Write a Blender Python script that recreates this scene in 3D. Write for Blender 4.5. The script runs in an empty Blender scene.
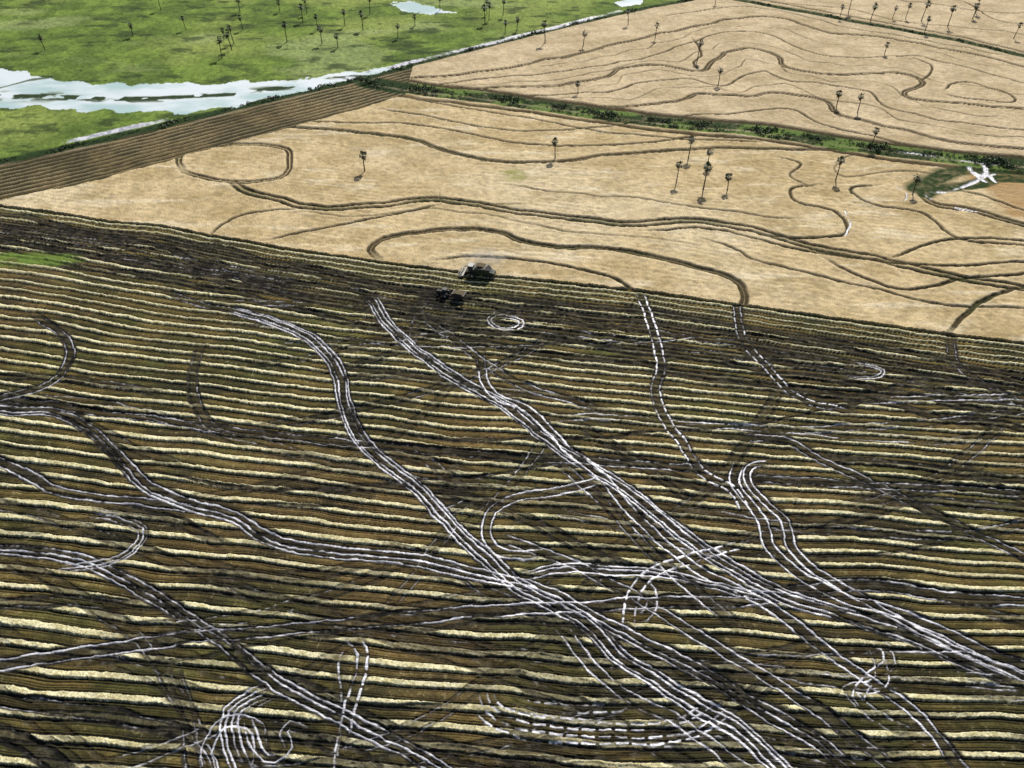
import bpy, bmesh, math, random
import numpy as np
random.seed(7); rng=np.random.default_rng(11)

# ---------------------------------------------------------------- camera
H=140.0; TH=math.radians(42); F=750.0
scene=bpy.context.scene
cam_d=bpy.data.cameras.new("camera"); cam=bpy.data.objects.new("camera",cam_d)
scene.collection.objects.link(cam); scene.camera=cam
cam.location=(0,0,H); cam.rotation_euler=(math.pi/2-TH,0,0)
cam_d.sensor_width=36; cam_d.lens=F/1024*36; cam_d.clip_end=20000; cam_d.clip_start=1

def G(pts):
    """survey points read off the aerial view -> metres on the ground plane"""
    p=np.array(pts,float); xc=(p[:,0]-512)/F; yc=(384-p[:,1])/F
    t=H/(math.sin(TH)-yc*math.cos(TH))
    return np.stack([xc*t,(math.cos(TH)+yc*math.sin(TH))*t],1)

# ---------------------------------------------------------------- grid
NC,NR=2300,1400
vv=np.linspace(384+45,-384-22,NR)
ys=H/np.tan(TH+np.arctan(vv/F))
def hwid(y): return 1.18*512/F*(y*math.cos(TH)+H*math.sin(TH))
HW=hwid(ys)
cc=np.linspace(-1,1,NC)
X=(HW[:,None]*cc[None,:]).astype(np.float32)
Y=np.repeat(ys[:,None],NC,1).astype(np.float32)

def vn(x,y,sc,seed,ax=1.0):
    r=np.random.default_rng(seed); T=r.random((256,256)).astype(np.float32)
    a=.6+seed*.37
    u=(x*math.cos(a)-y*math.sin(a))/sc if ax==1 else x/(sc*ax)
    w=(x*math.sin(a)+y*math.cos(a))/sc if ax==1 else y/sc
    u=u+1000; w=w+1000
    i=np.floor(u).astype(np.int32); j=np.floor(w).astype(np.int32)
    fu=(u-i).astype(np.float32); fw=(w-j).astype(np.float32)
    fu=fu*fu*(3-2*fu); fw=fw*fw*(3-2*fw)
    i0=i&255;i1=(i+1)&255;j0=j&255;j1=(j+1)&255
    return (T[i0,j0]*(1-fu)+T[i1,j0]*fu)*(1-fw)+(T[i0,j1]*(1-fu)+T[i1,j1]*fu)*fw
def fbm(x,y,sc,seed,o=3,ax=1.0):
    s=0;a=1;t=0
    for k in range(o):
        s=s+a*vn(x,y,sc/2**k,seed+k*13,ax); t+=a; a*=.5
    return s/t
def ss(a,b,x):
    t=np.clip((x-a)/(b-a),0,1); return t*t*(3-2*t)
def mix(a,b,t): return a+(b-a)*t
def line_fn(px):
    p=G(px); p=p[np.argsort(p[:,0])]
    x0=p[0]-(p[1]-p[0])/(p[1,0]-p[0,0])*800; x1=p[-1]+(p[-1]-p[-2])/(p[-1,0]-p[-2,0])*800
    p=np.vstack([x0,p,x1])
    return lambda x: np.interp(x,p[:,0],p[:,1])

# ---------------------------------------------------------------- boundaries
EDGE=[(0,206),(60,214),(110,222),(160,226),(200,234),(280,248),(375,262),(480,275),(640,291),(800,314),(950,335),(1024,344)]
ROADA=[(0,162),(75,146),(150,129),(260,102),(370,76),(440,58),(520,38),(620,14),(700,-2)]
STRIP=[(0,202),(100,181),(200,153),(300,126),(365,108),(405,96)]
CANB=[(375,84),(430,92),(520,103),(600,115),(680,125),(760,132),(850,146),(900,153),(960,160),(1024,166)]
LINC=[(735,0),(800,12),(880,27),(950,40),(1024,57)]
fE,fA,fS,fB,fC=map(line_fn,(EDGE,ROADA,STRIP,CANB,LINC))
n_mid=fbm(X,Y,11,22,3)
WX=(X+(vn(X,Y,4,901)-.5)*.6+(vn(X,Y,1.1,903)-.5)*.26).astype(np.float32)
WY=(Y+(vn(X,Y,4,905)-.5)*.6+(vn(X,Y,1.1,907)-.5)*.26).astype(np.float32)
Yw=Y+(fbm(X,Y,7,3,3)-.5)*3.0
E=fE(X); A=fA(X); S=fS(X); B=fB(X); C=fC(X)
xs_end=G([(405,96)])[0,0]
m_field=Y+(fbm(X,Y,3,5,2)-.5)*1.1<E
m_green=Y>A
m_strip=(~m_green)&(~m_field)&(Yw>S)&(X<xs_end)
m_gold=~(m_field|m_green|m_strip)
m_north=m_gold&(Y>B)
# ---------------------------------------------------------------- layers
Z=lambda: np.zeros(X.shape,np.float32)
mud,wet,rut,veg,kill,lev,ridge=Z(),Z(),Z(),Z(),Z(),Z(),Z()

def catmull(P,n=14):
    P=np.asarray(P,float)
    Q=np.vstack([2*P[0]-P[1],P,2*P[-1]-P[-2]]); out=[]
    for i in range(1,len(Q)-2):
        t=np.linspace(0,1,n,endpoint=False)[:,None]
        a,b,c,d=Q[i-1],Q[i],Q[i+1],Q[i+2]
        out.append(.5*(2*b+(c-a)*t+(2*a-5*b+4*c-d)*t*t+(3*b-a-3*c+d)*t**3))
    out.append(P[-1:]); return np.vstack(out)
def resample(P,step):
    d=np.r_[0,np.cumsum(np.hypot(*np.diff(P,axis=0).T))]
    n=max(2,int(d[-1]/step)); s=np.linspace(0,d[-1],n)
    return np.stack([np.interp(s,d,P[:,0]),np.interp(s,d,P[:,1])],1)
def offset(P,o):
    T=np.gradient(P,axis=0); T/=np.hypot(T[:,0],T[:,1])[:,None]+1e-9
    return P+np.stack([-T[:,1],T[:,0]],1)*np.reshape(o,(-1,1))
def n1(n,step,sc,seed):
    r=np.random.default_rng(seed); k=int(n*step/sc)+3
    return np.interp(np.arange(n)*step/sc,np.arange(k),r.random(k))
def stamp(P,layers,amps=None):
    R=max(l[1]+l[2] for l in layers)+.5
    for i in range(len(P)-1):
        if amps is not None and amps[i]<.03: continue
        a,b=P[i],P[i+1]
        y0=min(a[1],b[1])-R; y1=max(a[1],b[1])+R
        r0=np.searchsorted(ys,y0); r1=np.searchsorted(ys,y1)
        if r1<=r0: continue
        x0=min(a[0],b[0])-R; x1=max(a[0],b[0])+R
        h=(HW[r0],HW[r1-1])
        cl=min(x0/k for k in h); cr=max(x1/k for k in h)
        c0=max(0,int((cl+1)/2*(NC-1))); c1=min(NC,int((cr+1)/2*(NC-1))+2)
        if c1<=c0: continue
        sx=WX[r0:r1,c0:c1]; sy=WY[r0:r1,c0:c1]
        d=b-a; L=d@d+1e-9
        t=np.clip(((sx-a[0])*d[0]+(sy-a[1])*d[1])/L,0,1)
        D=np.hypot(sx-a[0]-t*d[0],sy-a[1]-t*d[1])
        k=1 if amps is None else amps[i]
        for arr,hw,so,am in layers:
            w=np.clip((hw+so-D)/so,0,1)*am*k
            s=arr[r0:r1,c0:c1]; np.maximum(s,w,out=s)
sid=[100]
def trackw(P,w=.8,dk=.8,offs=(-1.1,1.1),dash=0,hw=.08,wig=.5,band=1.7):
    sid[0]+=7; sd=sid[0]; st=1.0 if dash else 1.6
    P=resample(P,st); n=len(P)
    if n<4: return
    P=offset(P,(n1(n,st,14,sd)-.5)*2*wig)
    ends=np.clip(np.minimum(np.arange(n),np.arange(n)[::-1])*st/7,0,1)
    stamp(P,[(mud,band*.75,band*.45,.70*dk),(kill,band*.75,band*.4,1.0*dk)],(.8+.3*n1(n,st,8,sd+77))*ends)
    for k,o in enumerate(offs):
        Q=offset(P,o+(n1(n,st,12,sd+k+1)-.5)*.5)
        am=np.clip(.25+1.1*n1(n,st,4.5,sd+k+31),0,1)*np.clip(.5+1.0*n1(n,st,25,sd+50),0,1.15)*ends
        if dash: am=am*(np.arange(n)%dash<dash*.5)
        dm=np.clip(.75+.4*n1(n,st,6,sd+k+61),0,1)*ends
        stamp(Q,[(mud,.42,.28,1.25*dk),(rut,.25,.3,1.0)],dm)
        if w>0: stamp(Q,[(wet,hw,.22,w)],am)
def track(px,w=.8,dk=.8,**k): trackw(catmull(G(px)),w,dk,**k)

T3=(-1.8,-.95,.75,1.65)
track([(225,306),(235,310),(270,320),(305,335),(325,352),(340,375),(346,402),(356,430),(375,455),(400,475),(425,495),(445,515),(465,540),(490,560),(520,585),(560,605),(592,625),(618,652),(660,680),(700,705),(740,730),(780,768),(810,800)],1.4,1,offs=T3,band=2.1)
track([(365,292),(375,303),(390,325),(410,345),(430,360),(460,380),(500,402),(525,420),(550,440),(580,460),(620,487),(660,515),(700,545),(740,570),(790,596),(840,612),(900,632),(950,652),(1030,690)],1.4,1,offs=T3,band=2.1)
track([(480,345),(485,380),(500,398),(525,408),(545,425),(570,452),(600,475),(618,500),(650,530),(700,570),(740,590),(780,612),(830,650),(870,680),(920,720),(960,768),(975,790)],1.15,.9,offs=(-1.1,1.1),hw=.12)
track([(-30,408),(20,410),(60,413),(92,430),(120,457),(150,487),(190,506),(230,516),(270,540),(330,550),(400,558),(450,567),(500,577),(545,592),(600,620),(640,640),(700,668),(760,705),(820,745),(860,775)],1.15,1,offs=(-1.6,-.4,1.2),band=2.1)
track([(-40,448),(20,470),(50,490),(95,498),(150,501),(200,510)],1.0,1)
track([(-40,544),(30,550),(80,560),(120,580),(170,610),(220,642),(260,670),(310,700),(360,725),(400,745),(450,775),(470,790)],1.05,1,offs=(-1.2,.2,1.3),band=2.1)
track([(-40,670),(60,655),(150,642),(250,632),(350,622),(450,615),(550,608),(650,603),(740,600),(800,592),(850,586),(900,588),(960,596),(1060,602)],1.0,1,offs=(-1.3,1.2),band=1.9)
track([(742,456),(735,480),(748,500),(765,520),(772,545),(800,572),(845,596),(880,606),(930,626),(1000,658),(1060,680)],1.3,1)
track([(780,464),(752,466),(748,478),(765,500),(785,520),(790,545),(815,572),(870,602),(940,640),(1060,692)],1.3,1,offs=(-.8,.8))
track([(612,476),(560,488),(515,496),(492,510),(484,530),(492,548),(512,556),(550,552)],1.25,.7)
track([(510,580),(560,568),(620,570),(680,577),(740,592),(800,600)],1.2,.9,offs=(-1,0,1))
track([(640,290),(655,340),(660,370),(655,390),(665,420),(682,440),(702,470),(735,492),(748,525)],1.2,.7,dash=3,hw=.14)
track([(735,295),(742,335),(770,368),(800,398),(860,415)],.85,.8,dash=3,hw=.12)
track([(730,438),(785,441),(820,458),(870,480),(930,512),(980,537),(1060,575)],.65,1)
track([(255,790),(232,742),(228,716),(245,700),(275,688)],1.1,.6,offs=(-1.6,-.5,.6,1.6))
track([(215,790),(205,750),(222,722),(250,722),(262,745),(255,785)],1.0,.5)
track([(170,730),(200,745),(215,775),(218,800)],.9,.5,offs=(-.9,0,.9))
track([(245,705),(250,735),(268,760),(290,748),(285,725),(320,740)],.9,.4,offs=(-.7,.7))
track([(340,626),(362,650),(360,680),(348,720),(340,785)],1.2,.5,dash=3,hw=.14)
track([(355,636),(340,660),(345,700),(335,785)],1.0,.5,dash=3,offs=(0,),hw=.14)
track([(-30,726),(30,750),(80,785)],.7,1)
track([(480,680),(490,712),(530,728),(600,735),(680,728),(730,700)],.9,.35,dash=3,offs=(-2,-.7,.7,2),hw=.12)
track([(500,690),(520,705),(570,715),(640,712)],.8,.3,dash=3,offs=(-1,.4,1.6),hw=.12)
track([(630,642),(632,600),(650,575),(690,560),(750,543)],1.15,.4,dash=3,hw=.14)
track([(620,575),(650,590),(645,615),(625,610)],.9,.4,dash=3,hw=.12)
track([(950,330),(956,360),(985,385),(1040,414)],.6,.8,dash=3)
track([(710,475),(790,479),(860,483),(940,488),(1060,495)],.5,1.0,offs=(-1,1),band=1.4)
track([(850,499),(930,500),(1060,511)],.4,.8)
track([(-40,392),(100,412),(200,425),(300,438),(400,446),(500,455),(620,463),(730,471)],.6,1,band=1.4)
track([(30,312),(64,338),(68,360),(45,385),(-30,406)],.6,.9)
track([(155,288),(205,305),(235,312),(300,328)],.5,.7)
track([(203,340),(192,380),(205,420),(250,446)],.55,.6,dash=3)
track([(80,510),(120,518),(142,530),(136,548),(108,562),(50,570)],.9,.5,offs=(-1,0,1))
track([(432,284),(418,310),(412,345),(432,366)],.5,.6)
track([(395,296),(440,330),(470,350),(520,385),(610,412)],.6,.7)
track([(490,314),(508,316),(522,321),(518,328),(500,328),(490,321),(498,314),(512,316)],1.3,.4,offs=(-.7,.7))
track([(840,364),(860,364),(882,369),(875,376),(850,377),(840,370)],1.2,.4,offs=(-.6,.6))
track([(645,380),(662,384),(660,392),(645,392)],1.2,.4,offs=(-.6,.6))
track([(868,630),(880,680),(850,690),(880,720),(940,748)],.9,.4,dash=3)
track([(860,640),(885,645),(890,665),(870,680),(860,700),(880,712)],1.0,.4,dash=3)
track([(950,598),(1000,615),(1050,626)],.6,.8)
track([(330,380),(400,375),(470,385),(550,400)],.5,.6)
track([(390,440),(440,470),(470,500),(410,522)],.6,.5,dash=3)
track([(-30,698),(100,712),(200,735),(310,780)],.55,.9)
track([(490,535),(560,560),(640,600),(720,650),(800,700),(920,790)],.8,.8)
track([(550,455),(600,500),(660,560),(740,628)],.8,.7)
track([(-30,606),(60,600),(150,609)],.4,.8)
track([(-30,497),(60,520),(120,545),(240,590),(400,640),(560,700),(720,785)],.35,.55)
track([(530,506),(600,520),(680,545),(750,562)],.5,.5)
track([(550,615),(620,690),(690,730),(770,785)],.9,.6)
track([(-10,555),(70,590),(140,640),(180,700),(215,785)],.45,.6)
# braided ruts near the crop edge
for j,(o,wv) in enumerate(((4,.1),(10,.2),(17,.5),(26,.55),(34,.2),(44,.1))):
    track([(-40,206+o*.8),(100,226+o),(200,243+o),(300,262+o*1.1),(400,281+o*1.1),(500,293+o*1.2),(640,308+o*1.3),(800,331+o*1.3),(950,355+o*1.4),(1060,373+o*1.5)],wv,.85,wig=1.6,band=.8)
track([(-40,222),(60,232),(130,240),(200,262),(260,285),(310,302)],.2,1,wig=2)
track([(-40,236),(60,250),(150,262),(220,275),(310,283)],.2,.9,wig=2)
# the many lesser passes of tractors and grain carts
R5=random.Random(29)
for k in range(85):
    u=R5.uniform(-60,1080); v=R5.uniform(300,780); p=G([(u,v)])[0]
    if p[1]>fE(p[0])-12: continue
    kind=R5.random()
    a=math.radians(-8+R5.gauss(0,8) if kind<.8 else -42+R5.gauss(0,12)); L_=R5.uniform(35,150) if kind<.8 else R5.uniform(25,70)
    cur=R5.gauss(0,.005); pts=[p.copy()]; 
    for s in range(int(L_/5)):
        a+=cur*5+R5.gauss(0,.05); q=pts[-1]+5*np.array([math.cos(a),math.sin(a)])
        if q[1]>fE(q[0])-6: break
        pts.append(q)
    if len(pts)<5: continue
    trackw(catmull(np.array(pts),5),max(0,R5.gauss(.35,.2)) if kind<.8 else max(0,R5.gauss(.2,.25)),R5.uniform(.35,.8),offs=(-1.1,1.1) if R5.random()<.8 else (0,),dash=3 if R5.random()<.2 else 0,wig=.4,band=.6,hw=.08)

# levees in the ripe crop
def leveew(P,w=.55,dbl=0,gr=.3,k=1,wig=.8,lo=.78):
    sid[0]+=7; P=resample(P,2.0); n=len(P); sd=sid[0]
    P=offset(P,(n1(n,2,10,sd)-.5)*2*wig)
    en=np.clip(np.minimum(np.arange(n),np.arange(n)[::-1])*2/8,.15,1)
    stamp(P,[(ridge,w+1.1+dbl,.8,.8*k)],np.clip(.4+.7*n1(n,2,12,sd+19),0,1))
    for o in ((-dbl,dbl) if dbl else (0,)):
        Q=offset(P,o+(n1(n,2,8,sd+2)-.5)*.6); am=np.clip(lo+.5*n1(n,2,7,sd+3+int(o*3)),0,1.15)*k*en
        stamp(Q,[(lev,w*.5,.5,1.1)],am)
    if gr: stamp(P,[(veg,w*.8+dbl*.5,.8,gr)],np.clip(n1(n,2,12,sd+9)*1.6-.3,0,1))
def levee(px,w=.55,**k): leveew(catmull(G(px)),w,**k)
levee([(182,172),(178,160),(190,152),(215,147),(250,146),(285,150),(290,163),(280,178),(240,183),(205,180),(184,173)],.5,dbl=.8)
levee([(228,182),(250,193),(300,206),(350,209),(420,201),(470,204),(520,213),(580,221),(640,225),(700,223),(760,233),(820,250),(900,266),(960,279),(1060,296)],.9,dbl=1.5,gr=.6)
levee([(640,233),(700,230),(760,241),(800,252),(870,262),(960,268),(1060,258)],.6)
levee([(205,242),(225,225),(250,214),(300,211)],.6)
levee([(262,243),(330,228),(400,215),(440,207)],.7)
levee([(382,262),(371,250),(385,240),(430,232),(495,233),(520,243),(560,249),(620,251),(680,264),(730,280),(742,296),(738,315)],.8,gr=.4,dbl=.7)
levee([(430,262),(480,258),(530,263),(580,271),(620,284),(645,300)],.7)
levee([(250,128),(330,131),(400,139),(450,153),(500,163),(560,163),(620,155),(700,150),(760,150),(860,152)],.7,gr=.5,dbl=.7)
levee([(300,122),(360,124),(420,126),(500,141),(560,148),(640,144),(700,137),(740,137)],.7)
levee([(380,110),(450,122),(520,133),(600,128),(650,122)],.6)
levee([(405,100),(470,110),(540,122),(610,134),(680,140),(760,143)],.6)
levee([(820,185),(790,190),(795,203),(835,213),(845,235),(800,240),(760,236)],.7)
levee([(880,186),(850,190),(870,205),(920,215),(960,240),(1040,250)],.7)
levee([(918,192),(935,206),(980,214),(1050,236)],.9,dbl=1.2,gr=.5)
levee([(1040,286),(985,300),(962,318),(950,335)],.9,gr=.5)
levee([(820,258),(850,275),(900,290),(960,282),(1040,275)],.7)
levee([(885,262),(930,245),(990,240),(1040,244)],.6)
levee([(500,185),(560,195),(640,200),(720,212),(800,222)],.4,k=.6)
levee([(440,190),(450,205),(520,206)],.3,k=.5)
levee([(950,190),(990,200),(1050,222)],.6)
levee([(770,157),(800,165),(790,178),(815,190)],.5,k=.8)
levee([(860,152),(835,165),(845,178),(900,172),(960,178)],.45,k=.8,lo=.5)
levee([(700,240),(740,252),(760,262),(850,285),(940,305),(1040,312)],.5,k=.7)
levee([(300,213),(360,219),(430,211),(500,219),(560,232),(640,240),(700,246)],.4,k=.6,lo=.45)
# levees north of the canal
NL=[([(400,80),(450,76),(500,71),(545,61),(590,52),(640,40),(700,26),(750,18),(790,21),(830,34),(880,38),(930,47),(1000,61),(1060,78)],.8),
 ([(415,86),(480,81),(540,75),(600,67),(650,58),(685,45),(725,34),(768,36),(800,51),(850,60),(910,57),(960,68),(1060,94)],0),
 ([(435,91),(500,88),(560,86),(605,78),(625,68),(660,66),(700,72),(716,60),(745,50),(775,57),(790,69),(840,77),(895,74),(920,84),(908,97),(950,104),(1060,113)],.8),
 ([(480,96),(550,96),(610,93),(640,84),(680,80),(725,88),(745,78),(765,72),(790,82),(825,86),(868,92),(885,108),(940,121),(1060,134)],0),
 ([(560,104),(620,107),(670,104),(700,94),(740,98),(775,94),(820,102),(842,117),(900,131),(960,143),(1060,152)],.8),
 ([(660,118),(740,115),(790,112),(820,124),(880,139),(930,150)],0),
 ([(660,18),(700,12),(745,8),(790,14),(840,27),(900,37),(960,48),(1010,58)],0),
 ([(940,92),(965,84),(1000,92),(1010,102),(975,100),(942,94)],0),
 ([(690,38),(700,50),(696,64),(700,72)],0),([(905,58),(930,66),(926,78),(920,84)],0),
 ([(780,4),(850,10),(900,22),(980,30),(1060,40)],0),([(840,-6),(930,5),(1000,14),(1060,12)],0),([(900,-4),(960,2),(1000,22),(1060,28)],0)]
for pp,dbl_ in NL: levee(pp,.7,gr=0,wig=1.8,dbl=dbl_)
for i in range(4):      # intermediate bunds follow the same lie of the land
    a_,b_=[resample(catmull(G(NL[j][0])),.5) for j in (i,i+1)]
    ia=np.linspace(0,len(a_)-1,120).astype(int); ib=np.linspace(0,len(b_)-1,120).astype(int)
    leveew((a_[ia]*.5+b_[ib]*.5)[(5 if i%2 else 20):(118 if i%2 else 112)],.45,gr=0,wig=3.2,k=.85,lo=.35)
# canals, ditches and field roads
def canal(px,layers,wig=.6,am=None):
    sid[0]+=7; P=resample(catmull(G(px)),2.0); P=offset(P,(n1(len(P),2,10,sid[0])-.5)*2*wig)
    a=None if am is None else np.clip(am[0]+am[1]*n1(len(P),2,am[2],sid[0]+1),0,1)
    stamp(P,layers,a); return P
road=Z()
PA=canal([(-30,169)]+ROADA+[(760,-18)],[(veg,2.4,1.6,1.0),(kill,3,1,1)])
canal([(u,v+4) for u,v in [(-30,169)]+ROADA+[(760,-18)]],[(road,.7,.6,.5)],am=(-.1,1.2,20))
PB=canal([(u,v-1) for u,v in [(360,80)]+CANB+[(1060,170)]],[(veg,4.6,2.6,1.0)])
PB2=canal([(u,v+4) for u,v in [(360,80)]+CANB+[(1060,170)]],[(veg,1.6,1.5,1.0)])
canal([(u,v-7) for u,v in CANB+[(1060,170)]],[(lev,1.1,.8,1)])
canal([(u,v+2) for u,v in CANB+[(1060,170)]],[(road,.6,.5,.7)],am=(-.1,1,14))
canal([(u,v+9) for u,v in CANB+[(1060,170)]],[(lev,1.0,.9,1)],am=(.5,1,20))
PC=canal([(715,-6)]+LINC+[(1060,65)],[(veg,2.4,1.8,1.0)])
canal([(u,v+4) for u,v in LINC],[(road,.8,.6,.5)])
canal([(u,v-4) for u,v in LINC],[(lev,.8,.6,.8)])
canal([(u,v-6) for u,v in ((60,149),(150,129),(200,118),(260,104),(330,88),(380,76),(430,64),(520,42),(620,17))],[(wet,1.5,1.2,1.15)],am=(-.1,1.7,18))
canal([(925,196),(940,190),(975,186),(1000,180),(1050,182)],[(veg,2.5,2,.9)])
canal([(915,190),(930,182),(965,172),(1050,174)],[(veg,3.0,3,.9)])
for pp in ([(978,162),(984,170),(975,178),(962,184),(945,190),(925,191)],[(983,168),(988,176),(996,183)],[(966,168),(973,176),(984,183)],[(975,172),(982,176),(990,174)]):
    canal(pp,[(wet,.45,.9,1.1)],am=(-.2,1.7,3),wig=2.4)
canal([(845,212),(848,225),(845,236)],[(wet,.25,.3,1.1)],am=(-.1,1.5,4))
canal([(900,205),(905,195),(895,188)],[(wet,.2,.3,1.0)],am=(-.2,1.4,4))
canal([(918,190),(930,200),(950,208),(985,214)],[(wet,.25,.4,1.0)],am=(-.2,1.4,5))
canal([(900,153),(930,157),(960,162),(1000,166)],[(wet,.4,.4,1.0)],am=(-.2,1.4,8))
# standing water in the pasture
def poly(px,amp=5,sc=9,seed=40):
    P=G(px); wx=X+(fbm(X,Y,sc,seed,5)-.5)*amp*2; wy=Y+(fbm(X,Y,sc,seed+5,5)-.5)*amp*2
    r=np.zeros(X.shape,bool); n=len(P)
    for i in range(n):
        (xa,ya),(xb,yb)=P[i],P[(i+1)%n]
        if ya==yb: continue
        r^=((ya>wy)!=(yb>wy))&(wx<(xb-xa)*(wy-ya)/(yb-ya)+xa)
    return r
pond=poly([(-60,66),(0,68),(30,72),(45,80),(90,84),(150,84),(220,84),(290,80),(345,74),(398,67),(388,72),(320,88),(262,99),(240,106),(180,113),(120,112),(60,108),(0,106),(-60,108)],6)
pond|=poly([(385,3),(410,1),(440,8),(458,13),(430,14),(400,9)],7,8,50)
pond|=poly([(615,2),(635,-3),(650,-6),(640,4),(622,7)],2,8,52)
pond|=poly([(880,-6),(905,-2),(930,-8),(940,-14)],2,8,53)
pond&=m_green|(Y>C)
# ---------------------------------------------------------------- colours
def C3(r,g,b): return np.array([r,g,b],np.float32)
def mixc(a,b,t): return a+(b-a)*t[...,None]
n_big=fbm(X,Y,60,21,3); n_sm=fbm(X,Y,1.6,23,3); n_fi=rng.random(X.shape).astype(np.float32)
n_03=vn(X,Y,.45,27)
# windrows
b=.00098; a0=.065
yy=Y-.00022*X*X
c=(yy+(a0-60*b)*X)/(1-b*X)
c=c+(fbm(X,Y,38,31,2)-.5)*3.2+(fbm(X,Y,8,33,2)-.5)*.8
dE=E-Y
sp=3.85
wb=ss(26,18,dE+(n_mid-.5)*6)
ph=np.where(wb>.5,dE/3.1+(fbm(X,Y,9,35,2)-.5)*.4,c/sp)
t=ph-np.floor(ph); rid=np.floor(ph).astype(np.int32)
rr=np.random.default_rng(5).random((512,3)).astype(np.float32)[rid%512]
xr=X+rr[...,0]*500
rown=fbm(xr,rid*37.0,9,36,3,ax=2.0)           # changes along every row
wid=.135+.09*(rown-.5)+.05*(rr[...,1]-.5)+.07*(n_sm-.5)
wid=wid*np.where(wb>.5,.85,1)*mix(1.05,.88,ss(90,190,Y))
ctr=.5+.12*(rr[...,2]-.5)
dd=np.abs(t-ctr)
straw=ss(wid+.04,wid-.03,dd+(n_fi-.5)*.05+(n_03-.5)*.05)
amp=np.clip(.62+1.0*fbm(X,Y,30,37,3,ax=1.6)-.05+.35*(rr[...,1]-.5),.3,1)
amp=amp*mix(1,.8,ss(.5,.75,fbm(xr,rid*13.,4,136,2,ax=1.5)))
straw*=amp
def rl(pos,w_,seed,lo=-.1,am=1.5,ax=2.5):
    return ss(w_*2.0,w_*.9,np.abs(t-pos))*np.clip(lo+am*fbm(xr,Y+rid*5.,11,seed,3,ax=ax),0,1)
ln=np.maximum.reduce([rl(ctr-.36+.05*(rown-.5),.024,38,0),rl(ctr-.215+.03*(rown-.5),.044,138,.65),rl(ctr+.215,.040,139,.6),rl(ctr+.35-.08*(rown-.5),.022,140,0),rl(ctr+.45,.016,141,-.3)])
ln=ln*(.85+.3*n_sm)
stub=mixc(C3(.15,.112,.036),C3(.07,.062,.02),ss(.32,.62,n_mid))
stub=mixc(stub,C3(.19,.125,.05),ss(.5,.8,n_big)*.6)
stub=mixc(stub,C3(.115,.13,.036),ss(.55,.8,fbm(X,Y,16,41,3))*.5)
stub*=(.6+.8*n_sm)[...,None]
stub=mixc(stub,C3(.024,.024,.016),ss(.56,.76,fbm(X,Y,4.5,141,3,ax=3.0))*.6)
stub=mixc(stub,C3(.36,.31,.16),ss(.64,.82,n_sm*.5+n_03*.5)*.4)
straw=straw*(1-np.clip(kill*(.6+.9*n_sm),0,1)*.95)
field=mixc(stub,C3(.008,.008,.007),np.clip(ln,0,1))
sc_=mixc(C3(.76,.71,.46),C3(.52,.47,.25),ss(.3,.7,n_sm*.6+n_03*.4))
field=mixc(field,sc_,np.clip(straw,0,1))
mudc=mixc(C3(.007,.007,.007),C3(.045,.04,.03),ss(.4,.8,n_sm))
field=mixc(field,mudc,np.clip(mud*(.65+.8*n_sm),0,1)*.97)
gp=Z()
for (u,v,r) in ((38,260,11),(15,256,6)):
    q=G([(u,v)])[0]; gp=np.maximum(gp,ss(r,r*.3,np.hypot((X-q[0])*.7,(Y-q[1])*1.6)+(n_mid-.5)*12+(n_sm-.5)*5))
field=mixc(field,C3(.14,.22,.04),gp*.85)
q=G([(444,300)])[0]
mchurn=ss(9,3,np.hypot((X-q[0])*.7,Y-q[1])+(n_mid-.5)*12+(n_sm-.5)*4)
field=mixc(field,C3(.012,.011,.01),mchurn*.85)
# ripe crop
gold=mixc(C3(.53,.415,.235),C3(.43,.33,.175),ss(.3,.7,n_mid))
gold=mixc(gold,C3(.62,.52,.34),ss(.45,.8,n_big)*.7)
gold=mixc(gold,C3(.34,.255,.11),ss(.60,.85,fbm(X,Y,22,45,4))*.55)
gold=mixc(gold,C3(.30,.22,.095),ss(.54,.74,fbm(X,Y,5,46,4,ax=2.5))*.4)
gold=mixc(gold,C3(.68,.60,.43),ss(.60,.78,fbm(X,Y,3.2,246,4,ax=6))*.5)
def streak(px,per,am_):
    f=line_fn(px)(X); s_=(Y-f)/per+(fbm(X,Y,20,49,2)-.5)*1.2
    return 1+am_*(np.sin(s_*2*math.pi)*.5)*np.clip(fbm(X,Y,25,50,2)*2-.5,0,1)
gold*=((.68+.64*n_sm)*streak(EDGE,2.6,.22))[...,None]
north=mixc(C3(.55,.44,.28),C3(.45,.355,.215),ss(.3,.7,n_mid)); north=mixc(north,C3(.34,.26,.14),ss(.52,.75,fbm(X,Y,7,47,4,ax=2.5))*.5); north*=((.72+.56*n_sm)*streak(CANB,3,.2))[...,None]
gold=np.where(m_north[...,None],north,gold)
rb=ss(0,6,X-G([(985,200)])[0,0]+(n_mid-.5)*8)*ss(0,4,Y-G([(985,222)])[0,1]-(0))*(Y<B-8)
gold=mixc(gold,C3(.36,.22,.09),rb*.8)
gold=mixc(gold,C3(.62,.50,.31),ridge*(.3+.7*n_sm)*.55)
levc=mixc(C3(.022,.018,.008),C3(.08,.056,.024),n_sm)
gold=mixc(gold,levc,np.clip(lev*(.8+.6*n_sm),0,1)*.97)
gold=mixc(gold,C3(.025,.045,.012),np.clip((veg-.1)*(.6+1.2*n_sm),0,1))
vb=ss(.5,.6,fbm(X,Y,7,48,2,ax=2))*(np.abs(Y-B)<7)*ss(.1,.5,veg)
gold=mixc(gold,C3(.13,.20,.045),vb*.75)
for (u,v) in ((515,180),(512,174)):
    q=G([(u,v)])[0]; g_=ss(6,2,np.hypot((X-q[0])*.8,(Y-q[1])*1.3)+(n_mid-.5)*8); gold=mixc(gold,C3(.22,.24,.06),g_*.7)
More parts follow.
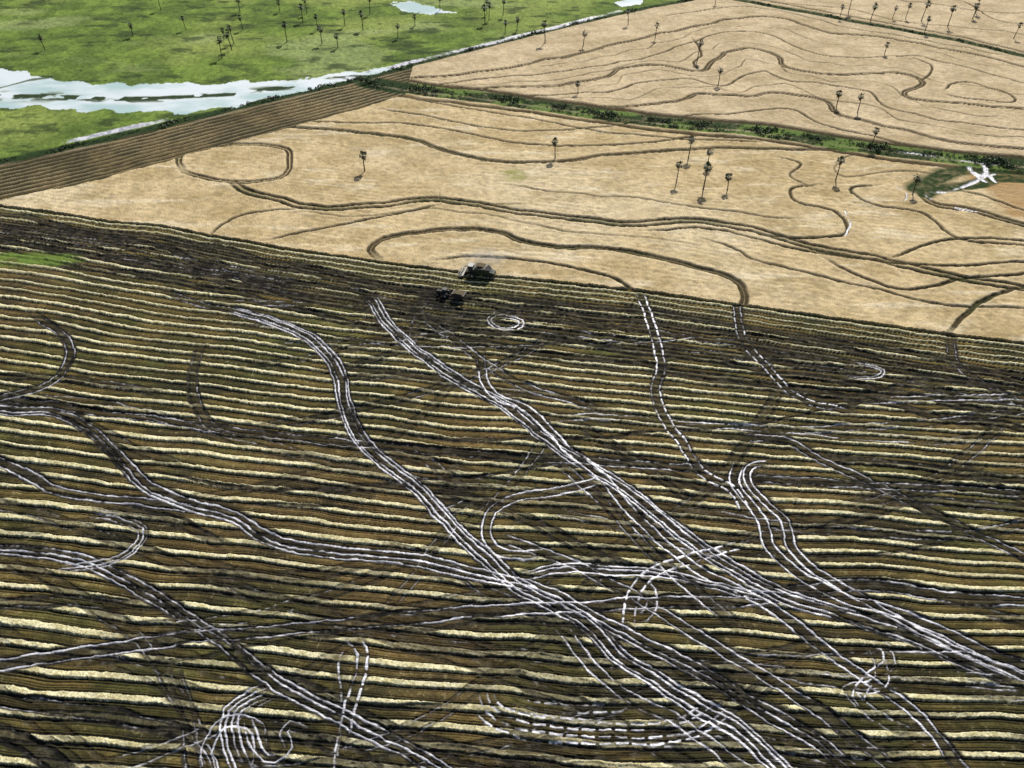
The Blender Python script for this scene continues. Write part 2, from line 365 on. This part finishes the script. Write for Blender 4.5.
# pasture
gr=mixc(C3(.15,.22,.04),C3(.09,.14,.028),ss(.3,.65,n_mid))
gr=mixc(gr,C3(.23,.28,.07),ss(.42,.7,n_big)*.85)
gr=mixc(gr,C3(.26,.31,.12),ss(.5,.72,fbm(X,Y,25,171,4,ax=2))*.65)
gr=mixc(gr,C3(.026,.045,.016),ss(.56,.74,fbm(X,Y,6,71,4,ax=2.2))*.75)
gr*=(.5+1.0*n_sm)[...,None]
gr=mixc(gr,C3(.02,.04,.012),ss(.72,.85,n_sm*.6+vn(X,Y,2.2,172)*.4)*.8)
gr=mixc(gr,C3(.02,.045,.012),np.clip(veg*(.6+.8*n_sm),0,1))
# stubble wedge
dS=(A-Y)
ps=dS/4.2+(fbm(X,Y,10,73,3)-.5)*.6; ts=ps-np.floor(ps)
stripc=mixc(C3(.13,.098,.044),C3(.06,.05,.022),ss(.3,.6,n_mid))*(.6+.8*n_sm)[...,None]
sa=np.clip(.1+1.2*fbm(X,Y,20,74,3,ax=2),0,1)
stripc=mixc(stripc,C3(.42,.34,.19),ss(.2,.08,np.abs(ts-.5))*sa*(.4+.5*n_sm))
stripc=mixc(stripc,C3(.012,.011,.008),np.clip(ss(.24,.12,np.abs(ts-.12))*(1.4-sa*.5),0,1))
stripc=mixc(stripc,C3(.02,.04,.012),np.clip(veg,0,1))
col=field.copy()
col[m_gold]=gold[m_gold]; col[m_green]=gr[m_green]; col[m_strip]=stripc[m_strip]
col=mixc(col,C3(.40,.33,.22),np.clip(road,0,1)*(~m_field))
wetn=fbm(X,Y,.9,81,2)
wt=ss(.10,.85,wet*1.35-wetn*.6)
sheen_c=mixc(C3(.34,.34,.38),C3(.66,.66,.70),ss(.35,.65,n_sm))  # wet ruts painted pale: bright sky reflection put into the base colour
col=mixc(col,sheen_c,wt)
# vegetation islands in the standing water
isl=ss(.56,.66,fbm(X,Y,5,83,4,ax=2.5))
q1=line_fn([(-60,96),(0,96),(60,97),(130,99),(180,97),(240,94),(330,80)])(X)
isl=isl*ss(10,2,np.abs(Y-q1))
isl=np.maximum(isl,ss(3.0,1.6,np.abs(Y-q1)+(n_mid-.5)*3)*(vn(X,Y,4.5,84)>.42)*(X<G([(235,95)])[0,0]))
q2=line_fn([(-60,92),(0,88),(30,80),(60,76)])(X)
isl=np.maximum(isl,ss(2.6,1.2,np.abs(Y-q2)+(n_mid-.5)*3)*(X<G([(50,78)])[0,0])*.9)
pw=pond*(1-isl)
pond_sheen_c=mixc(C3(.72,.78,.79),C3(.42,.56,.54),ss(.35,.7,fbm(X,Y,14,85,5,ax=2)))  # pond colour has the reflected bright sky painted in
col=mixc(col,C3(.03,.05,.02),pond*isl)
col=mixc(col,pond_sheen_c,pw.astype(np.float32))
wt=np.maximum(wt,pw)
col=np.clip(col,.004,.9)
# ---------------------------------------------------------------- heights
hh=(n_mid-.5)*.3
hf=hh+straw*(.26+.22*n_sm+.16*n_fi)-rut*.18-ln*.16+(n_sm-.5)*.24+(n_03-.5)*.10+mud*(n_sm-.5)*.3
hg=.75+hh+(n_sm-.5)*.42+(n_fi-.5)*.16-np.clip(lev,0,1)*.65-np.clip(veg,0,1)*.3+ridge*.15
hgr=hh*.6+(n_sm-.5)*.4+(n_fi-.5)*.08
hst=hh*.6+(n_sm-.5)*.25+ss(.2,.08,np.abs(ts-.5))*.3
Zt=hf.copy(); Zt[m_gold]=hg[m_gold]; Zt[m_green]=hgr[m_green]; Zt[m_strip]=hst[m_strip]
Zt=Zt*(1-pw)+(-.05)*pw; Zt=Zt*(1-wt*.6)

# ---------------------------------------------------------------- material
def ground_mat(name,wr=.26,bs=.4,lo=.5,hi=1.5):
    m=bpy.data.materials.new(name); m.use_nodes=True; N=m.node_tree.nodes; L=m.node_tree.links
    p=N["Principled BSDF"]; g=N.new("ShaderNodeNewGeometry")
    a=N.new("ShaderNodeAttribute"); a.attribute_name="soil_colour"
    w=N.new("ShaderNodeAttribute"); w.attribute_name="wetness"
    n=N.new("ShaderNodeTexNoise"); n.inputs["Scale"].default_value=2.4; n.inputs["Detail"].default_value=5; n.inputs["Roughness"].default_value=.75
    L.new(g.outputs["Position"],n.inputs["Vector"])
    mr=N.new("ShaderNodeMapRange"); mr.inputs[1].default_value=.32; mr.inputs[2].default_value=.68; mr.inputs[3].default_value=lo; mr.inputs[4].default_value=hi
    L.new(n.outputs["Fac"],mr.inputs[0])
    mw=N.new("ShaderNodeMix"); mw.inputs[3].default_value=1.0
    L.new(w.outputs["Fac"],mw.inputs[0]); L.new(mr.outputs[0],mw.inputs[2])
    vm=N.new("ShaderNodeVectorMath"); vm.operation='SCALE'
    L.new(a.outputs["Color"],vm.inputs[0]); L.new(mw.outputs[0],vm.inputs["Scale"]); L.new(vm.outputs[0],p.inputs["Base Color"])
    r=N.new("ShaderNodeMapRange"); r.inputs[3].default_value=.95; r.inputs[4].default_value=wr
    L.new(w.outputs["Fac"],r.inputs[0]); L.new(r.outputs[0],p.inputs["Roughness"])
    s=N.new("ShaderNodeMapRange"); s.inputs[3].default_value=.1; s.inputs[4].default_value=.6
    L.new(w.outputs["Fac"],s.inputs[0]); L.new(s.outputs[0],p.inputs["Specular IOR Level"])
    bp=N.new("ShaderNodeBump"); bp.inputs["Strength"].default_value=bs; bp.inputs["Distance"].default_value=.25
    L.new(n.outputs["Fac"],bp.inputs["Height"]); L.new(bp.outputs[0],p.inputs["Normal"])
    return m
def emit(name,facemask,mat):
    r,c_=np.nonzero(facemask); r=r.astype(np.int64)
    q=np.stack([r*NC+c_,r*NC+c_+1,(r+1)*NC+c_+1,(r+1)*NC+c_],1)
    u=np.zeros(NR*NC,bool); u[q.ravel()]=True; idx=np.cumsum(u)-1
    sel=np.nonzero(u)[0]; q=idx[q].astype(np.int32)
    me=bpy.data.meshes.new(name); me.vertices.add(len(sel)); me.loops.add(q.size); me.polygons.add(len(q))
    co=np.stack([X.ravel()[sel],Y.ravel()[sel],Zt.ravel()[sel]],1).astype(np.float32)
    me.vertices.foreach_set("co",co.ravel()); me.loops.foreach_set("vertex_index",q.ravel())
    me.polygons.foreach_set("loop_start",np.arange(0,q.size,4,dtype=np.int32))
    me.update(calc_edges=True)
    at=me.attributes.new("soil_colour",'FLOAT_COLOR','POINT')
    cv=np.concatenate([col.reshape(-1,3)[sel],np.ones((len(sel),1),np.float32)],1).astype(np.float32)
    at.data.foreach_set("color",cv.ravel())
    at=me.attributes.new("wetness",'FLOAT','POINT'); at.data.foreach_set("value",wt.ravel()[sel].astype(np.float32))
    me.polygons.foreach_set("use_smooth",np.ones(len(q),bool))
    me.materials.append(mat); o=bpy.data.objects.new(name,me); scene.collection.objects.link(o)
fm=lambda m:m[:-1,:-1]
pb=pw>.5
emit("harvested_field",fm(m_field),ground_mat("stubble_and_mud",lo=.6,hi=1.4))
emit("ripe_rice_field",fm(m_gold&~pb),ground_mat("ripe_crop",bs=.6,lo=.65,hi=1.35))
emit("green_pasture",fm(m_green&~pb),ground_mat("pasture_grass"))
emit("stubble_strip",fm(m_strip&~pb),ground_mat("stubble_strip"))
emit("flood_water",fm(pb&~m_field),ground_mat("sky_pale_water",.18,.05))  # water whiteness is a sky reflection painted into its base colour

def simple(name,colr,rough=.8,var=.3,sc=2.0,metal=0):
    m=bpy.data.materials.new(name); m.use_nodes=True; N=m.node_tree.nodes; L=m.node_tree.links
    p=N["Principled BSDF"]; tc=N.new("ShaderNodeNewGeometry")
    n=N.new("ShaderNodeTexNoise"); n.inputs["Scale"].default_value=sc; n.inputs["Detail"].default_value=5
    L.new(tc.outputs["Position"],n.inputs["Vector"])
    rp=N.new("ShaderNodeValToRGB"); rp.color_ramp.elements[0].position=.3; rp.color_ramp.elements[1].position=.7
    rp.color_ramp.elements[0].color=(*[k*(1-var) for k in colr],1); rp.color_ramp.elements[1].color=(*[k*(1+var) for k in colr],1)
    L.new(n.outputs["Fac"],rp.inputs[0]); L.new(rp.outputs[0],p.inputs["Base Color"])
    p.inputs["Roughness"].default_value=rough; p.inputs["Metallic"].default_value=metal
    return m
# wide plain out to the horizon
me=bpy.data.meshes.new("ground"); me.from_pydata([(-9000,-6000,-1.2),(9000,-6000,-1.2),(9000,12000,-1.2),(-9000,12000,-1.2)],[],[(0,1,2,3)])
me.materials.append(simple("plain_soil",(.3,.22,.1),.95,.4,.02)); o=bpy.data.objects.new("ground",me); scene.collection.objects.link(o)

def hz(x,y):
    r=min(NR-1,max(0,int(np.searchsorted(ys,y)))); c1=min(NC-1,max(0,int((x/HW[r]+1)/2*(NC-1)))); return float(Zt[r,c1])
# ---------------------------------------------------------------- palms
bark=simple("palm_bark",(.07,.055,.04),.9,.3,3); leafm=simple("palm_leaf",(.04,.06,.018),.6,.5,1.5); dead=simple("dry_palm_leaf",(.13,.10,.05),.9,.3,2)
def palm_mesh(seed,h):
    R=random.Random(seed); V=[];Fc=[];M=[]
    lx,ly=R.uniform(-.5,.5),R.uniform(-.5,.5); n=8; K=9
    for k in range(K):
        t_=k/(K-1); r=.23-.08*t_+(.06 if k==0 else 0)+.02*(k%2)
        for j in range(n):
            a=j*2*math.pi/n; V.append((lx*t_*t_+r*math.cos(a),ly*t_*t_+r*math.sin(a),h*t_-.3))
    for k in range(K-1):
        for j in range(n): Fc.append((k*n+j,k*n+(j+1)%n,(k+1)*n+(j+1)%n,(k+1)*n+j)); M.append(0)
    cx,cy,cz=lx,ly,h-.35
    for f in range(46):
        az=R.uniform(0,2*math.pi); dry=f>38
        el=R.uniform(-.95,-1.35) if dry else math.asin(R.uniform(-.5,.98))
        d=np.array([math.cos(az)*math.cos(el),math.sin(az)*math.cos(el),math.sin(el)])
        s=np.array([-math.sin(az),math.cos(az),0]); up=np.cross(s,d)*-1
        pl=R.uniform(.5,1.45); o_=np.array([cx,cy,cz]); e=o_+d*pl
        i0=len(V); V+= [tuple(o_+s*.03),tuple(o_-s*.03),tuple(e-s*.03),tuple(e+s*.03)]; Fc.append((i0,i0+1,i0+2,i0+3)); M.append(2 if dry else 1)
        rr_=R.uniform(.6,1.15)
        for b_ in range(9):
            an=(b_-4)*.33+R.uniform(-.05,.05); dr=d*math.cos(an)+s*math.sin(an)
            sd=np.cross(dr,up); L_=rr_*R.uniform(.8,1.05)
            tip=e+dr*L_-np.array([0,0,.22*L_]); mid=e+dr*L_*.55
            i0=len(V); V+=[tuple(e),tuple(mid+sd*.08),tuple(tip),tuple(mid-sd*.08)]; Fc.append((i0,i0+1,i0+2,i0+3)); M.append(2 if dry else 1)
    me=bpy.data.meshes.new("palm_tree"); me.from_pydata(V,[],Fc)
    for m_ in (bark,leafm,dead): me.materials.append(m_)
    me.polygons.foreach_set("material_index",M); me.update(); return me
PM=[palm_mesh(s,h) for s,h in ((1,7.6),(2,8.8),(3,6.6),(4,9.4),(5,8.2))]
palms=[(45,50),(133,36),(186,30),(161,10),(222,58),(232,50),(224,40),(243,30),(234,44),(287,42),(240,12),(280,12),(303,22),(307,14),(318,30),(322,44),(338,48),(345,26),(363,30),(370,14),(398,38),(415,26),(440,10),(485,24),(503,16),(505,34),(517,30),(487,14),(489,20),
(545,44),(583,48),(578,95),(628,26),(655,40),(697,62),(718,86),(836,108),(857,114),(839,20),(848,14),(870,22),(884,56),(905,20),(921,22),(924,34),(892,20),(972,20),(975,14),(1013,40),(947,28),(715,5),
(365,173),(555,160),(688,160),(676,184),(707,168),(727,192),(703,191),(835,182),(870,150),(912,196)]
for i,(u,v) in enumerate(palms):
    x,y=G([(u,v)])[0]; o=bpy.data.objects.new("palm_tree",PM[i*7%5]); scene.collection.objects.link(o)
    k=random.uniform(.82,1.18); o.location=(x,y,hz(x,y)-.1); o.scale=(k,k,k); o.rotation_euler=(random.uniform(-.05,.05),random.uniform(-.05,.05),random.uniform(0,6.28))
# ---------------------------------------------------------------- shrubs along ditches
shr=simple("shrub_leaf",(.045,.075,.02),.7,.6,.4)
def shrubs(name,P,dens,wd,size,hgt):
    V=[];Fc=[]
    L=np.r_[0,np.cumsum(np.hypot(*np.diff(P,axis=0).T))]
    for _ in range(int(L[-1]*dens)):
        s=random.uniform(0,L[-1]); x=np.interp(s,L,P[:,0])+random.gauss(0,wd); y=np.interp(s,L,P[:,1])+random.gauss(0,wd)
        r=size*random.uniform(.4,1.4)*(.45+.8*(math.sin(s*.21)*math.sin(s*.057)+.5)); r=max(r,.25); z=hz(x,y) if abs(x)<hwid(y) else 0
        for k in range(26):
            a=random.uniform(0,6.28); b_=random.random()**.5*r; zz=random.random()*hgt*r*(1.1-b_/r*.6)
            c_=np.array([x+math.cos(a)*b_,y+math.sin(a)*b_,z+zz]); e1=np.array([random.gauss(0,1) for _ in range(3)]); e1/=np.linalg.norm(e1)
            e2=np.cross(e1,[random.gauss(0,1) for _ in range(3)]); e2/=np.linalg.norm(e2)+1e-6; q_=r*.3
            i0=len(V); V+=[tuple(c_-e1*q_),tuple(c_+e2*q_*.6),tuple(c_+e1*q_),tuple(c_-e2*q_*.6)]; Fc.append((i0,i0+1,i0+2,i0+3))
    me=bpy.data.meshes.new(name); me.from_pydata(V,[],Fc); me.materials.append(shr); o=bpy.data.objects.new(name,me); scene.collection.objects.link(o)
shrubs("ditch_shrubs",PA,1.6,1.0,.85,1.0); shrubs("ditch_shrubs",PB,2.0,1.6,1.0,1.0); shrubs("ditch_shrubs",PB2,.9,.8,.8,1.0); shrubs("ditch_shrubs",PC,1.3,.8,.8,1.0)
# ---------------------------------------------------------------- machines
from mathutils import Vector
paint=simple("dark_green_paint",(.02,.03,.02),.45,.3,1); blackm=simple("rubber",(.02,.02,.02),.85,.3,3); glass=simple("cab_glass",(.03,.04,.05),.1,.1,1); pale=simple("pale_sheet_metal",(.40,.40,.38),.5,.2,2); strawm=simple("grain_load",(.10,.075,.035),.9,.3,6); steel=simple("worn_steel",(.2,.19,.17),.45,.3,4,.6); redm=simple("faded_dark_paint",(.03,.025,.022),.5,.3,1)
root=None
def newroot(n):
    global root
    root=bpy.data.objects.new(n,None); scene.collection.objects.link(root); return root
def part(name,bm,mat,bev=0):
    me=bpy.data.meshes.new(name); bm.to_mesh(me); bm.free(); me.materials.append(mat); o=bpy.data.objects.new(name,me); scene.collection.objects.link(o); o.parent=root
    if bev: b_=o.modifiers.new("b",'BEVEL'); b_.width=bev; b_.segments=2
    return o
def prism(name,prof,y0,y1,mat,bev=.06):
    bm=bmesh.new(); a=[bm.verts.new((x,y0,z)) for x,z in prof]; b_=[bm.verts.new((x,y1,z)) for x,z in prof]; n=len(prof)
    bm.faces.new(a); bm.faces.new(b_[::-1])
    for i in range(n): bm.faces.new((a[i],b_[i],b_[(i+1)%n],a[(i+1)%n]))
    bmesh.ops.recalc_face_normals(bm,faces=bm.faces); return part(name,bm,mat,bev)
def cyl(name,p0,p1,r,mat,seg=20,r2=None):
    p0,p1=Vector(p0),Vector(p1); d=p1-p0; bm=bmesh.new(); bmesh.ops.create_cone(bm,cap_ends=True,segments=seg,radius1=r,radius2=r if r2 is None else r2,depth=d.length)
    bmesh.ops.rotate(bm,verts=bm.verts,matrix=d.to_track_quat('Z','Y').to_matrix()); bmesh.ops.translate(bm,verts=bm.verts,vec=(p0+p1)/2); return part(name,bm,mat,.03)
newroot("combine_harvester")
prism("body",[(-3.6,1.3),(2.0,1.1),(2.2,2.2),(2.0,2.9),(-2.6,3.0),(-3.9,2.3)],-1.4,1.4,paint)
prism("straw_hood",[(-5.0,1.2),(-3.65,1.3),(-3.9,2.35),(-4.8,1.9)],-1.1,1.1,paint)
prism("grain_tank",[(-1.6,3.0),(1.0,3.0),(1.5,3.75),(-2.1,3.75)],-1.5,1.5,paint)
prism("grain_heap",[(-1.8,3.76),(1.2,3.76),(.2,4.15),(-.8,4.15)],-1.1,1.1,strawm)
prism("engine_cover",[(-3.4,2.8),(-2.2,3.0),(-2.2,3.5),(-3.2,3.4)],-1.1,1.1,blackm)
prism("cab",[(2.1,1.7),(3.5,1.7),(3.75,2.6),(3.45,3.5),(2.1,3.5)],-.95,.95,glass)
prism("cab_roof",[(1.95,3.51),(3.75,3.51),(3.65,3.72),(2.0,3.72)],-1.1,1.1,pale)
prism("feeder_house",[(2.2,.9),(4.7,.35),(4.7,1.1),(2.3,1.75)],-.7,.7,paint)
prism("header_pan",[(4.6,.2),(6.0,.12),(6.05,.2),(4.9,.4),(4.75,1.25),(4.6,1.25)],-3,3,steel,.02)
for s in (-3.06,3.0): prism("header_end",[(4.6,.15),(6.7,.1),(6.2,.6),(4.7,1.3)],s,s+.06,paint,0)
cyl("header_auger",(5.1,-2.95,.65),(5.1,2.95,.65),.26,steel)
cyl("reel_shaft",(5.8,-2.9,1.35),(5.8,2.9,1.35),.07,steel)
for k in range(6):
    a=k*math.pi/3; cyl("reel_bat",(5.8+.6*math.cos(a),-2.9,1.35+.6*math.sin(a)),(5.8+.6*math.cos(a),2.9,1.35+.6*math.sin(a)),.04,pale,6)
    for s in (-2.7,0,2.7): cyl("reel_spoke",(5.8,s,1.35),(5.8+.6*math.cos(a),s,1.35+.6*math.sin(a)),.03,steel,6)
for s in (-1,1):
    cyl("front_wheel",(2.0,s*1.45,.9),(2.0,s*2.15,.9),.95,blackm,28); cyl("front_hub",(2.0,s*2.14,.9),(2.0,s*2.2,.9),.4,pale)
    cyl("rear_wheel",(-3.0,s*1.1,.6),(-3.0,s*1.5,.6),.6,blackm,24); cyl("rear_hub",(-3.0,s*1.49,.6),(-3.0,s*1.54,.6),.25,pale)
cyl("unloading_auger",(1.2,1.5,3.3),(-4.6,1.9,3.7),.17,steel)
cyl("exhaust",(-2.7,-.8,3.3),(-2.7,-.8,4.1),.08,steel,10)
cyl("axle",(2.0,-1.5,.9),(2.0,1.5,.9),.14,steel,10)
x,y=G([(480,276)])[0]; root.location=(x,y,0.12); root.rotation_euler=(0,0,math.radians(180-13)); root.scale=(1.06,)*3
newroot("farm_tractor")
prism("bonnet",[(.3,1.1),(2.5,1.05),(2.6,1.5),(2.4,1.8),(.3,1.95)],-.42,.42,redm)
prism("cab",[(-1.2,1.2),(.4,1.3),(.5,1.9),(.2,2.75),(-1.0,2.75)],-.7,.7,glass)
prism("cab_roof",[(-1.15,2.76),(.35,2.76),(.3,2.93),(-1.1,2.93)],-.8,.8,redm)
prism("chassis",[(-1.5,.75),(2.4,.7),(2.4,1.08),(-1.5,1.15)],-.35,.35,blackm)
for s in (-1,1):
    cyl("rear_wheel",(-.8,s*.75,.85),(-.8,s*1.3,.85),.85,blackm,26); cyl("rear_hub",(-.8,s*1.29,.85),(-.8,s*1.34,.85),.4,pale)
    cyl("front_wheel",(1.9,s*.7,.55),(1.9,s*1.08,.55),.55,blackm,22); cyl("front_hub",(1.9,s*1.07,.55),(1.9,s*1.11,.55),.22,pale)
    prism("fender",[(-1.7,1.2),(-1.4,1.78),(-.2,1.78),(.1,1.2),(-.3,1.6),(-1.3,1.6)],s*.72-.02 if s>0 else -1.25,s*.72+.5 if s>0 else -.72,redm,.02)
cyl("exhaust",(1.2,.2,1.85),(1.2,.2,2.7),.05,steel,10)
cyl("drawbar",(-1.5,0,.8),(-3.4,0,.8),.07,steel,8)
prism("grain_cart_tub",[(-7.2,1.5),(-6.6,.9),(-4.0,.9),(-3.2,1.5),(-3.1,2.4),(-7.4,2.4)],-1.3,1.3,redm)
prism("grain_load",[(-7.1,2.41),(-3.4,2.41),(-4.4,2.75),(-6.1,2.75)],-1.1,1.1,strawm)
cyl("cart_axle",(-5.3,-1.5,.7),(-5.3,1.5,.7),.09,steel,8)
for s in (-1,1): cyl("cart_wheel",(-5.3,s*1.35,.7),(-5.3,s*1.8,.7),.7,blackm,24)
x,y=G([(444,296)])[0]; root.location=(x,y,0.05); root.rotation_euler=(0,0,math.radians(180-20)); root.scale=(1.0,)*3
# thin chaff dust blown from the back of the combine
def puff(x,y,z,r,sc,den,sd_):
    bm=bmesh.new(); bmesh.ops.create_icosphere(bm,subdivisions=3,radius=r)
    me=bpy.data.meshes.new("dust_cloud"); bm.to_mesh(me); bm.free()
    m=bpy.data.materials.new("chaff_dust"); m.use_nodes=True; N=m.node_tree.nodes; L=m.node_tree.links; N.remove(N["Principled BSDF"])
    v=N.new("ShaderNodeVolumePrincipled"); v.inputs["Color"].default_value=(.95,.93,.88,1); v.inputs["Anisotropy"].default_value=.3
    tc=N.new("ShaderNodeTexCoord"); n=N.new("ShaderNodeTexNoise"); n.inputs["Scale"].default_value=.45; n.inputs["Detail"].default_value=3
    L.new(tc.outputs["Object"],n.inputs["Vector"])
    ln_=N.new("ShaderNodeVectorMath"); ln_.operation='LENGTH'; L.new(tc.outputs["Object"],ln_.inputs[0])
    f=N.new("ShaderNodeMapRange"); f.inputs[1].default_value=r*.95; f.inputs[2].default_value=0; f.inputs[3].default_value=0; f.inputs[4].default_value=1; L.new(ln_.outputs["Value"],f.inputs[0])
    g=N.new("ShaderNodeMapRange"); g.inputs[1].default_value=.42; g.inputs[2].default_value=.7; g.inputs[3].default_value=0; g.inputs[4].default_value=den; L.new(n.outputs["Fac"],g.inputs[0])
    mm=N.new("ShaderNodeMath"); mm.operation='MULTIPLY'; L.new(f.outputs[0],mm.inputs[0]); L.new(g.outputs[0],mm.inputs[1]); L.new(mm.outputs[0],v.inputs["Density"])
    L.new(v.outputs[0],N["Material Output"].inputs["Volume"]); me.materials.append(m)
    o=bpy.data.objects.new("dust_cloud",me); scene.collection.objects.link(o); o.location=(x,y,z); o.scale=sc
x,y=G([(486,266)])[0]; puff(x,y,3.2,7,(1.4,1,.5),.4,1)
# ---------------------------------------------------------------- light
EL,AZ=math.radians(43),math.radians(16)      # AZ measured from +Y towards +X
sd=bpy.data.lights.new("sun",'SUN'); sd.energy=4.8; sd.angle=math.radians(.5); sd.color=(1,.96,.89)
so=bpy.data.objects.new("sun",sd); scene.collection.objects.link(so)
dirs=Vector((math.sin(AZ)*math.cos(EL),math.cos(AZ)*math.cos(EL),math.sin(EL)))
so.rotation_euler=dirs.to_track_quat('Z','Y').to_euler()
w=bpy.data.worlds.new("World"); scene.world=w; w.use_nodes=True; N=w.node_tree.nodes
sk=N.new("ShaderNodeTexSky"); sk.sky_type='NISHITA'; sk.sun_disc=False; sk.sun_elevation=EL; sk.sun_rotation=AZ; sk.dust_density=2
w.node_tree.links.new(sk.outputs[0],N["Background"].inputs[0]); N["Background"].inputs[1].default_value=.08
scene.view_settings.view_transform='Standard'; scene.view_settings.look='None'; scene.view_settings.exposure=0
